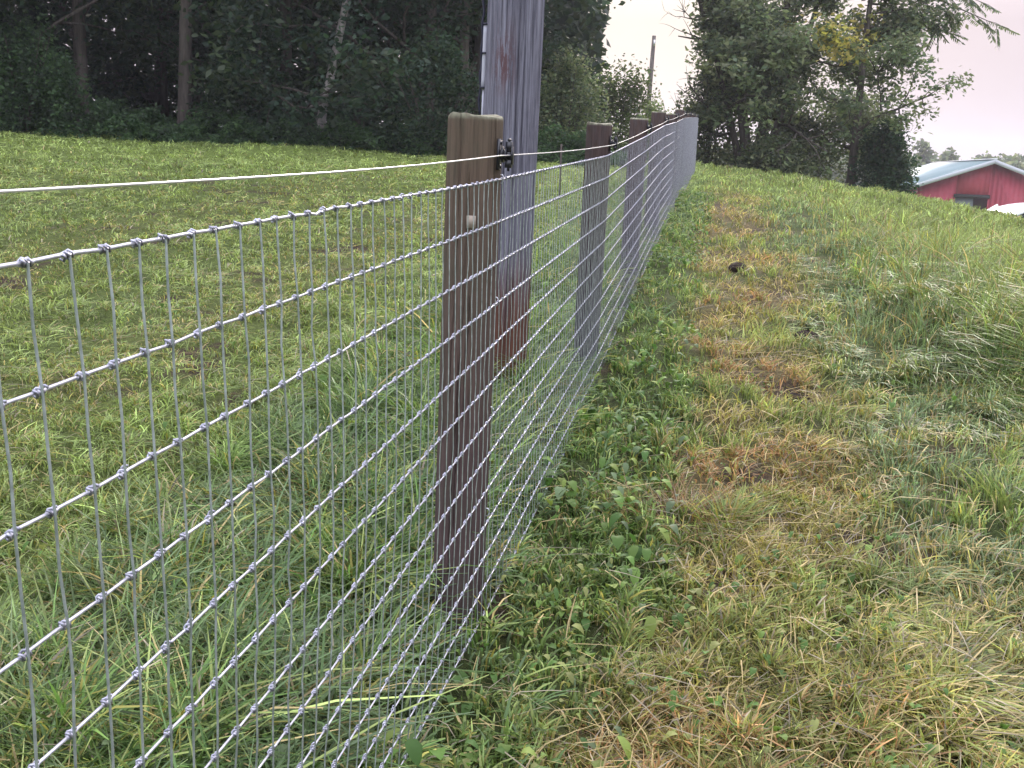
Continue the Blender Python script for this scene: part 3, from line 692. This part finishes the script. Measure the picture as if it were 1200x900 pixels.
bush('shrub', 4.95, 40.0, 1.5, 1.3, 2.3, 7000, PL*1.25, .13, 'light yellow green shrub just left of the distant slim pole', seed=9, fill=.2)
bush('shrub', 6.1, 44.0, 1.4, 1.2, 1.6, 4000, PL*.9, .14, 'low pale shrub at the foot of the distant slim pole', seed=19)
# undergrowth that reads as one dark mass along the wood edge
rs = np.random.default_rng(12); Ps = []; brs = []
for k in range(46):
    x = -17+19.5*(k+rs.random())/46; y = 22.6+.10*(x+17)+rs.uniform(-1.0, 1.4); P, br = blob(1500, x, y, rs.uniform(.5, 1.0), .6, rs.uniform(.5, 1.2)*(1.6 if x < -8.9 else .75), rs, base=gz(x, y)); Ps.append(P); brs.append(br)
P = np.vstack(Ps); br = np.concatenate(brs)
tag(leafmesh(P, .095, PB[rs.integers(0, 3, len(P))]*1.15*br[:, None]*rs.uniform(.8, 1.2, len(P))[:, None], 'undergrowth', None), 'low dark green undergrowth along the foot of the wood', 'undergrowth', kind='stuff')
# the depth of the wood: crowns and stems merging into one mass
n = 95000; x = rs.uniform(-48, 3.0, n); y = rs.uniform(38, 52, n)+.0*x; hmax = np.interp(x, [-48, -5, 0, 3.0], [15, 15, 11, 6]); z = rs.random(n)**.9*hmax
kk = (fbm(x*.5, z*.6+y*.2, 3, 500) > .27) | (z < 3.2)
P = np.stack([x, y, z-.2], 1)[kk]
n2_ = 60000; x2 = rs.uniform(-36, -16.5, n2_); y2 = rs.uniform(20, 40, n2_); z2 = rs.random(n2_)*13; P = np.vstack([P, np.stack([x2, y2, z2], 1)])
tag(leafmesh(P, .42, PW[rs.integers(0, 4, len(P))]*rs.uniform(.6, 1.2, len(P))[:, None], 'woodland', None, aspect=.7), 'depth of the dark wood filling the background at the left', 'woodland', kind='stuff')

# trees on the crest to the right
rs = np.random.default_rng(21); x, y = 6.75, 30.5
root = empty('broadleaf_tree', (x, y, gz(x, y)-.1)); tag(root, 'large tree forking low into several trunks behind the end of the fence', 'tree')
B, tips = grow_tree(rs, 9.0, .2, forks=[((-.15, 0), (-1.5, .3), 8.5, .17), ((.05, .1), (.9, -.3), 9, .19), ((.15, -.1), (2.0, .6), 7.6, .12), ((-.3, .2), (-2.2, -.4), 6.5, .11)], first=.12, nb=11, spread=.26, depth=3, upk=.15)
B.build('trunk', M_BARK, root, smooth=True); crown_from(tips[((tips[:, 2] > 1.3) | (rs.random(len(tips)) < .35)) & (tips[:, 0] > -1.75+.12*np.sin(tips[:, 2]*3)-.25*(tips[:, 2] < 1.6))], 15, .2, .17, PR, rs, 'crown', root, .1)
rs = np.random.default_rng(33); x, y = 9.35, 30.0
root = slender = empty('slender_tree', (x, y, gz(x, y)-.1)); tag(root, 'slender straight tree with airy foliage and yellowing leaves near its top', 'tree')
B, tips = grow_tree(rs, 8.5, .13, lean=(.15, 0), first=.13, nb=24, spread=.27, depth=3, upk=.12)
B.build('trunk', M_BARK, root, smooth=True)
crown_from(tips, 15, .2, .15, PR*1.1, rs, 'crown', root, .2)
yy = tips[(tips[:, 2] > 3.9) & (tips[:, 2] < 5.6) & (tips[:, 0] < .2) & (tips[:, 1] < .3)]; crown_from(yy[::2][:55], 40, .22, .19, PY_, rs, 'yellow_foliage', root, .2)
bush('shrub', 10.1, 29.5, .95, 1.0, 2.3, 9000, PW*1.35, .12, 'dark rounded shrub at the right foot of the slender tree', seed=14, fill=.2)
bush('shrub', 8.2, 31.5, 1.7, 1.0, 2.0, 7500, PR*.95, .12, 'shaggy grey green shrub between the forked tree and the slender tree', seed=15)
bush('shrub', 5.55, 31.5, 1.3, 1.0, 3.0, 8500, PR*.8, .12, 'dark shrub beside the end of the mesh under the forked tree', seed=16, fill=.2)
bush('shrub', 7.0, 29.3, 1.2, .7, 1.1, 4500, PR*.9, .11, 'low shrub at the foot of the forked trunks', seed=17)
# feathery compound leaves on a bough of the slender tree that reaches out to the right
rs = np.random.default_rng(44); sx, sy, szz = 9.35, 30.0, slender.location.z
B = MB(); V = []; cc = []
def spray(p0, p1, r, droop):
    p0 = np.array(p0, float); p1 = np.array(p1, float); m = (p0+p1)/2+np.array((0, 0, .35)); B.tube([p0, m, p1], [r, r*.6, r*.2], 6)
    for f in np.linspace(.35, 1, 9):
        q = p0*(1-f)**2+2*m*f*(1-f)+p1*f*f
        for e_ in range(2):
            d = np.array((.6+rs.normal(0, .45), rs.normal(0, .4), -droop+rs.normal(0, .25))); d /= np.linalg.norm(d)
            B.tube([q, q+d*.3+np.array((0, 0, .03)), q+d*.6], [.008, .006, .003], 4, cap=False)
            side = np.cross(d, (0, 0, 1.)); side /= np.linalg.norm(side)
            for g_ in np.linspace(.1, .6, 9):
                for sg_ in (-1, 1):
                    b0 = q+d*g_; dr = side*sg_*.9+d*.5+np.array((0, 0, -.3)); dr /= np.linalg.norm(dr); wv = np.cross(dr, rs.normal(0, 1, 3)); wv = wv/np.linalg.norm(wv)*.026; ln = .2*(1.1-abs(g_-.35))
                    V.extend([b0, b0+dr*ln*.4+wv, b0+dr*ln, b0+dr*ln*.4-wv]); cc.extend([PR[rs.integers(0, 4)]*.9]*4)
spray((.1, 0, 5.4), (3.3, -.6, 4.75), .04, .45); spray((.1, 0, 5.7), (2.6, -.9, 5.3), .04, .4); spray((.1, 0, 5.0), (2.0, -.4, 4.6), .03, .5); spray((.1, 0, 6.2), (3.0, .5, 6.3), .04, .3)
bo_ = B.build('bough', M_BARK, slender, smooth=True)
mesh_np('compound_leaves', np.array(V), np.arange(len(V)).reshape(-1, 4), M_LEAF, bo_, col=np.array(cc))

# far tree line beyond the barn, fading in the haze
rs = np.random.default_rng(61); Ps = []
for k in range(300):
    u = rs.uniform(.02, .75); D = rs.uniform(150, 210); hh = rs.uniform(.5, 3.4); x = u*D
    P, br = blob(300, x, D, rs.uniform(3, 5), 3, hh+6, rs, base=-6.5, power=.8, lump=.8); Ps.append(P)
P = np.vstack(Ps)
tag(leafmesh(P, .9, PR[rs.integers(0, 4, len(P))]*rs.uniform(.6, 1.4, len(P))[:, None], 'distant_woods', None, aspect=.7), 'hazy blue grey line of distant woods beyond the red barn', 'woodland', kind='stuff')

# ---------------------------------------------------------------- distant slim pole
x, y = 7.6, 65.0; g = gz(x, y)
root = empty('distant_pole', (x, y, g)); tag(root, 'slim grey distant pole against the bright sky above the fence', 'utility pole')
B = MB(); B.tube([(0, 0, -.5), (.1, 0, 4), (.2, 0, 7.65-g-.55)], [.17, .14, .115], 10); B.build('pole_shaft', M_BARK, root, smooth=True)
B = MB(); B.tube([(.22, -.16, 7.0-g-.5), (.22, -.16, 7.35-g-.5)], [.05, .05], 8); B.build('bracket', M_WIRE, root)

# thin stake in the field seen over the mesh
x, y = .53, 13.5; g = gz(x, y)
root = empty('marker_stake', (x, y, g)); tag(root, 'thin dark stake standing in the mown field right of the utility pole', 'stake')
B = MB(); B.box((-.012, -.004, -.2), (.012, .004, .14-g)); B.box((-.004, -.014, -.2), (.003, -.0042, .14-g)); B.build('stake_shaft', M_BARK, root)

# ---------------------------------------------------------------- the red barn beyond the crest
m, nt, b = mat('red_siding', (.36, .035, .06), .6); M_RED = m
tc = N(nt, 'ShaderNodeTexCoord'); wv = N(nt, 'ShaderNodeTexWave', wave_type='BANDS', bands_direction='X'); wv.inputs['Scale'].default_value = 1.05
L(nt, tc.outputs['Object'], wv.inputs['Vector']); f = noise(nt, .8, 4)
L(nt, ramp(nt, f, [(.3, (.30, .025, .050)), (.7, (.42, .045, .075))]), b.inputs['Base Color']); bump(nt, b, wv.outputs['Fac'], .05, .6)
m, nt, b = mat('pale_metal_roof', (.30, .38, .42), .6, .0); M_ROOF = m
tc = N(nt, 'ShaderNodeTexCoord'); wv = N(nt, 'ShaderNodeTexWave', wave_type='BANDS', bands_direction='Y'); wv.inputs['Scale'].default_value = .35
L(nt, tc.outputs['Object'], wv.inputs['Vector']); f = noise(nt, .25, 4, (1, .3, 1))
L(nt, ramp(nt, f, [(.3, (.12, .19, .195)), (.7, (.17, .24, .25))]), b.inputs['Base Color']); bump(nt, b, wv.outputs['Fac'], .08, .6)
M_TRIM, nt, b = mat('white_trim', (.78, .78, .8), .5); M_RAKE, nt, b = mat('grey_trim', (.42, .44, .47), .6); M_DARK, nt, b = mat('dark_interior', (.02, .02, .022), .9); M_DGREY, nt, b = mat('grey_steel_door', (.10, .12, .13), .6)
D1 = 70.0; bxx, byy = .444*D1, D1; wz = .45; W = 5.3; HT = .37*W; zg = gz(bxx, byy)
LB = 84.0; hdB = math.radians(18.5)
root = empty('barn', (bxx, byy, zg), -hdB); tag(root, 'long low red barn with a pale blue metal roof below the crest', 'barn')
zr = wz-zg; ze = zr-HT
# gable wall with a doorway left open in it: pieces butt round the opening
B = MB(); dx0, dx1, dh = -2.1, -.1, ze-.42
B.prism([(-W, -1), (dx0, -1), (dx0, dh), (dx0, zr+dx0*HT/W), (-W, ze)], 0, .2)
B.prism([(dx1, -1), (W, -1), (W, ze), (0, zr), (dx1, zr+dx1*HT/W)], 0, .2)
B.prism([(dx0, dh), (dx1, dh), (dx1, zr+dx1*HT/W), (dx0, zr+dx0*HT/W)], 0, .2)
B.box((-W, .2, -1), (-W+.2, LB, ze)); B.box((W-.2, .2, -1), (W, LB, ze)); B.prism([(-W, -1), (W, -1), (W, ze), (0, zr), (-W, ze)], LB, LB+.2)
B.build('wall', M_RED, root)
B = MB(); e_ = .5; sl = HT/W
B.prism([(-W-e_, ze-e_*sl+.03), (0, zr+.03), (0, zr+.13), (-W-e_, ze-e_*sl+.13)], -.5, LB+.6)
B.prism([(W+e_, ze-e_*sl+.03), (W+e_, ze-e_*sl+.13), (0.003, zr+.13), (.003, zr+.03)], -.5, LB+.6)
rf = B.build('roof', M_ROOF, root)
B = MB(); B.prism([(-W-e_, ze-e_*sl-.14), (0, zr-.14), (0, zr+.14), (-W-e_, ze-e_*sl+.14)], -.57, -.503); B.prism([(W+e_, ze-e_*sl-.14), (W+e_, ze-e_*sl+.14), (0.003, zr+.14), (.003, zr-.14)], -.57, -.503)
B.build('rake_trim', M_RAKE, rf)
B = MB(); B.box((-.14, -.5, zr+.135), (.14, LB+.6, zr+.2)); B.build('ridge_cap', M_TRIM, rf)
B = MB(); B.box((dx0-.1, -.06, dh), (dx1+.1, -.003, dh+.22)); dr = B.build('door_track', M_DARK, root)
B = MB(); B.box((dx0, .1, -1), (dx0+1.15, .16, dh)); B.build('door', M_DGREY, root)
B = MB(); B.box((-W-.012, -.04, -1), (-W+.16, -.003, ze-.05)); B.build('corner_trim', M_DGREY, root)

# ---------------------------------------------------------------- white car parked below the crest
M_CAR, nt, b = mat('white_car_paint', (.78, .79, .82), .25); M_GLASS, nt, b = mat('dark_car_glass', (.02, .025, .03), .08); M_TYRE, nt, b = mat('tyre_rubber', (.02, .02, .02), .9); M_RIM, nt, b = mat('steel_rim', (.5, .5, .52), .3, .9)
cx_, cy_ = 15.35, 30.6; cg = gz(cx_, cy_); roofz = -.93; lift = roofz-1.47
root = empty('parked_car', (cx_, cy_, cg), math.radians(8)); tag(root, 'white car parked beyond the crest, only its curved roof showing before the barn', 'car')
body = [(-2.25, .35), (-2.3, .75), (-2.05, .92), (-1.45, 1.0), (1.25, 1.0), (2.1, .93), (2.28, .7), (2.25, .35)]
B = MB(); B.prism(body, -.88, .88); bo = B.build('body', M_CAR, root)
cab = [(-1.75, 1.0), (-1.05, 1.34), (-.75, 1.40), (1.0, 1.38), (1.85, 1.0)]
B = MB(); B.prism(cab, -.74, .74); B.build('window_glass', M_GLASS, bo)
xs = np.linspace(-1.95, 1.75, 18); V = []
for xx in xs:
    for vv in np.linspace(-1, 1, 11):
        V.append((xx, vv*.79, 1.50-.50*(abs(xx+.1)/1.85)**2.6-.06*abs(vv)**3))
V = np.array(V); F = [(i*11+j, (i+1)*11+j, (i+1)*11+j+1, i*11+j+1) for i in range(17) for j in range(10)]
o = mesh_np('roof', V, F, M_CAR, bo, smooth=True); md = o.modifiers.new('t', 'SOLIDIFY'); md.thickness = .05
B = MB()
for vv in (-.755, .755):
    for (xa, za, xb, zb) in ((-1.8, 1.0, -1.15, 1.38), (.1, 1.0, .1, 1.42), (1.9, 1.0, 1.25, 1.38)): B.tube([(xa, vv, za), (xb, vv, zb)], .035, 6)
B.build('pillar', M_CAR, bo)
for xx in (-1.4, 1.4):
    for vv in (-.8, .8):
        B = MB(); B.tube([(xx, vv-.1, .32), (xx, vv+.1, .32)], .32, 20); wh = B.build('tyre', M_TYRE, root)
        B = MB(); B.tube([(xx, vv-.105, .32), (xx, vv+.105, .32)], .2, 16); B.build('rim', M_RIM, wh)
for vv in (-.62, .62): B = MB(); B.box((2.2, vv-.16, .66), (2.31, vv+.16, .80)); B.build('headlight', M_TRIM, root)

# ---------------------------------------------------------------- details in the turf
def tussock(x, y, n, h, cols, name, label, w=(.003, .006), spread=.05, lean=(.3, 1.4)):
    g = gz(x, y); px = rng.normal(0, spread, n); py = rng.normal(0, spread, n); az = np.arctan2(py, px)+rng.normal(0, .5, n)
    root = empty(name, (x, y, g)); tag(root, label, 'grass clump')
    hh = rng.uniform(h*.5, h, n); c = cols[rng.integers(0, len(cols), n)]*rng.uniform(.7, 1.3, n)[:, None]
    o = blades('blades', px, py, hh, rng.uniform(*w, n), az, rng.uniform(*lean, n), rng.uniform(.1, .5, n), c, None, None, z=ground(px+x, py+y)-g); o.parent = root
    if 'kind' in o: del o['kind']
tussock(.57, 3.28, 420, .12, np.array([RUST*.55, RUST*.9, THATCH*.9, STRAW*.8]), 'dead_tussock', 'reddish brown dead clump of stalks beside a green spiky one', spread=.10, lean=(.6, 2.2), w=(.002, .0035))
tussock(.72, 3.26, 190, .15, np.array([GREEN, YGREEN, OLIVE]), 'green_tussock', 'spiky olive green tuft right of the dead reddish clump', spread=.04, lean=(.2, 1.0))
tussock(2.72, 5.05, 420, .34, np.array([GREEN, BGREEN*1.2, DGREEN*1.3]), 'tall_tussock', 'tall dark green clump of long grass at the right edge', spread=.2, lean=(.4, 1.6))
tussock(2.95, 5.6, 380, .30, np.array([GREEN, BGREEN, DGREEN*1.3]), 'tall_tussock', 'second tall dark green clump, just behind the one at the right edge', spread=.2, lean=(.4, 1.6))
tussock(2.45, 4.45, 200, .2, np.array([GREEN, DGREEN*1.2, BGREEN]), 'green_tussock', 'low dark green clump in front of the tall clump at the right edge', spread=.12, lean=(.6, 1.8))
tussock(1.72, 3.45, 180, .16, np.array([YGREEN, YGREEN*1.2, GREEN]), 'green_tussock', 'bright yellow green tuft at the right, among combed flat grass', spread=.06, lean=(.2, .9))
m, nt, b = mat('dark_soil', (.03, .022, .018), .95, spec=.1); M_SOIL = m; f = noise(nt, 40, 5); bump(nt, b, f, .02, 1)
for k, (x, y, r, lab) in enumerate([(1.66, 5.85, .07, 'dark soil clod in the matted grass, right of the straw strip'), (1.33, 4.72, .05, 'small dark clod nearer the camera, right of the straw strip'), (1.72, 8.1, .08, 'dark clump of turned sod farther up the slope by the straw strip')]):
    g = gz(x, y); n = 14; B = MB(); V = []
    for i in range(9):
        ph = math.pi*i/8
        for j in range(n):
            a_ = 2*math.pi*j/n; rr = r*(.75+.5*float(fbm(np.array([math.cos(a_)*2+k*5]), np.array([math.sin(a_)*2+ph]), 3, 600)[0])); V.append((rr*math.sin(ph)*math.cos(a_), rr*math.sin(ph)*math.sin(a_), r*.2+rr*.6*math.cos(ph)))
    F = [(i*n+j, (i+1)*n+j, (i+1)*n+(j+1) % n, i*n+(j+1) % n) for i in range(8) for j in range(n)]
    o = mesh_np('soil_clod', V, F, M_SOIL, smooth=True); o.location = (x, y, g); tag(o, lab, 'clod')

# ---------------------------------------------------------------- morning haze
hm = bpy.data.materials.new('haze_air'); hm.use_nodes = True; nt = hm.node_tree; nt.nodes.clear()
o_ = N(nt, 'ShaderNodeOutputMaterial'); v_ = N(nt, 'ShaderNodeVolumePrincipled'); v_.inputs['Density'].default_value = .0008; v_.inputs['Color'].default_value = (.93, .94, 1, 1); v_.inputs['Anisotropy'].default_value = .3
L(nt, v_.outputs['Volume'], o_.inputs['Volume'])
B = MB(); B.box((-905, -905, -12), (905, 905, 25)); tag(B.build('haze', hm), 'thin morning haze over the whole field', 'haze', kind='stuff')
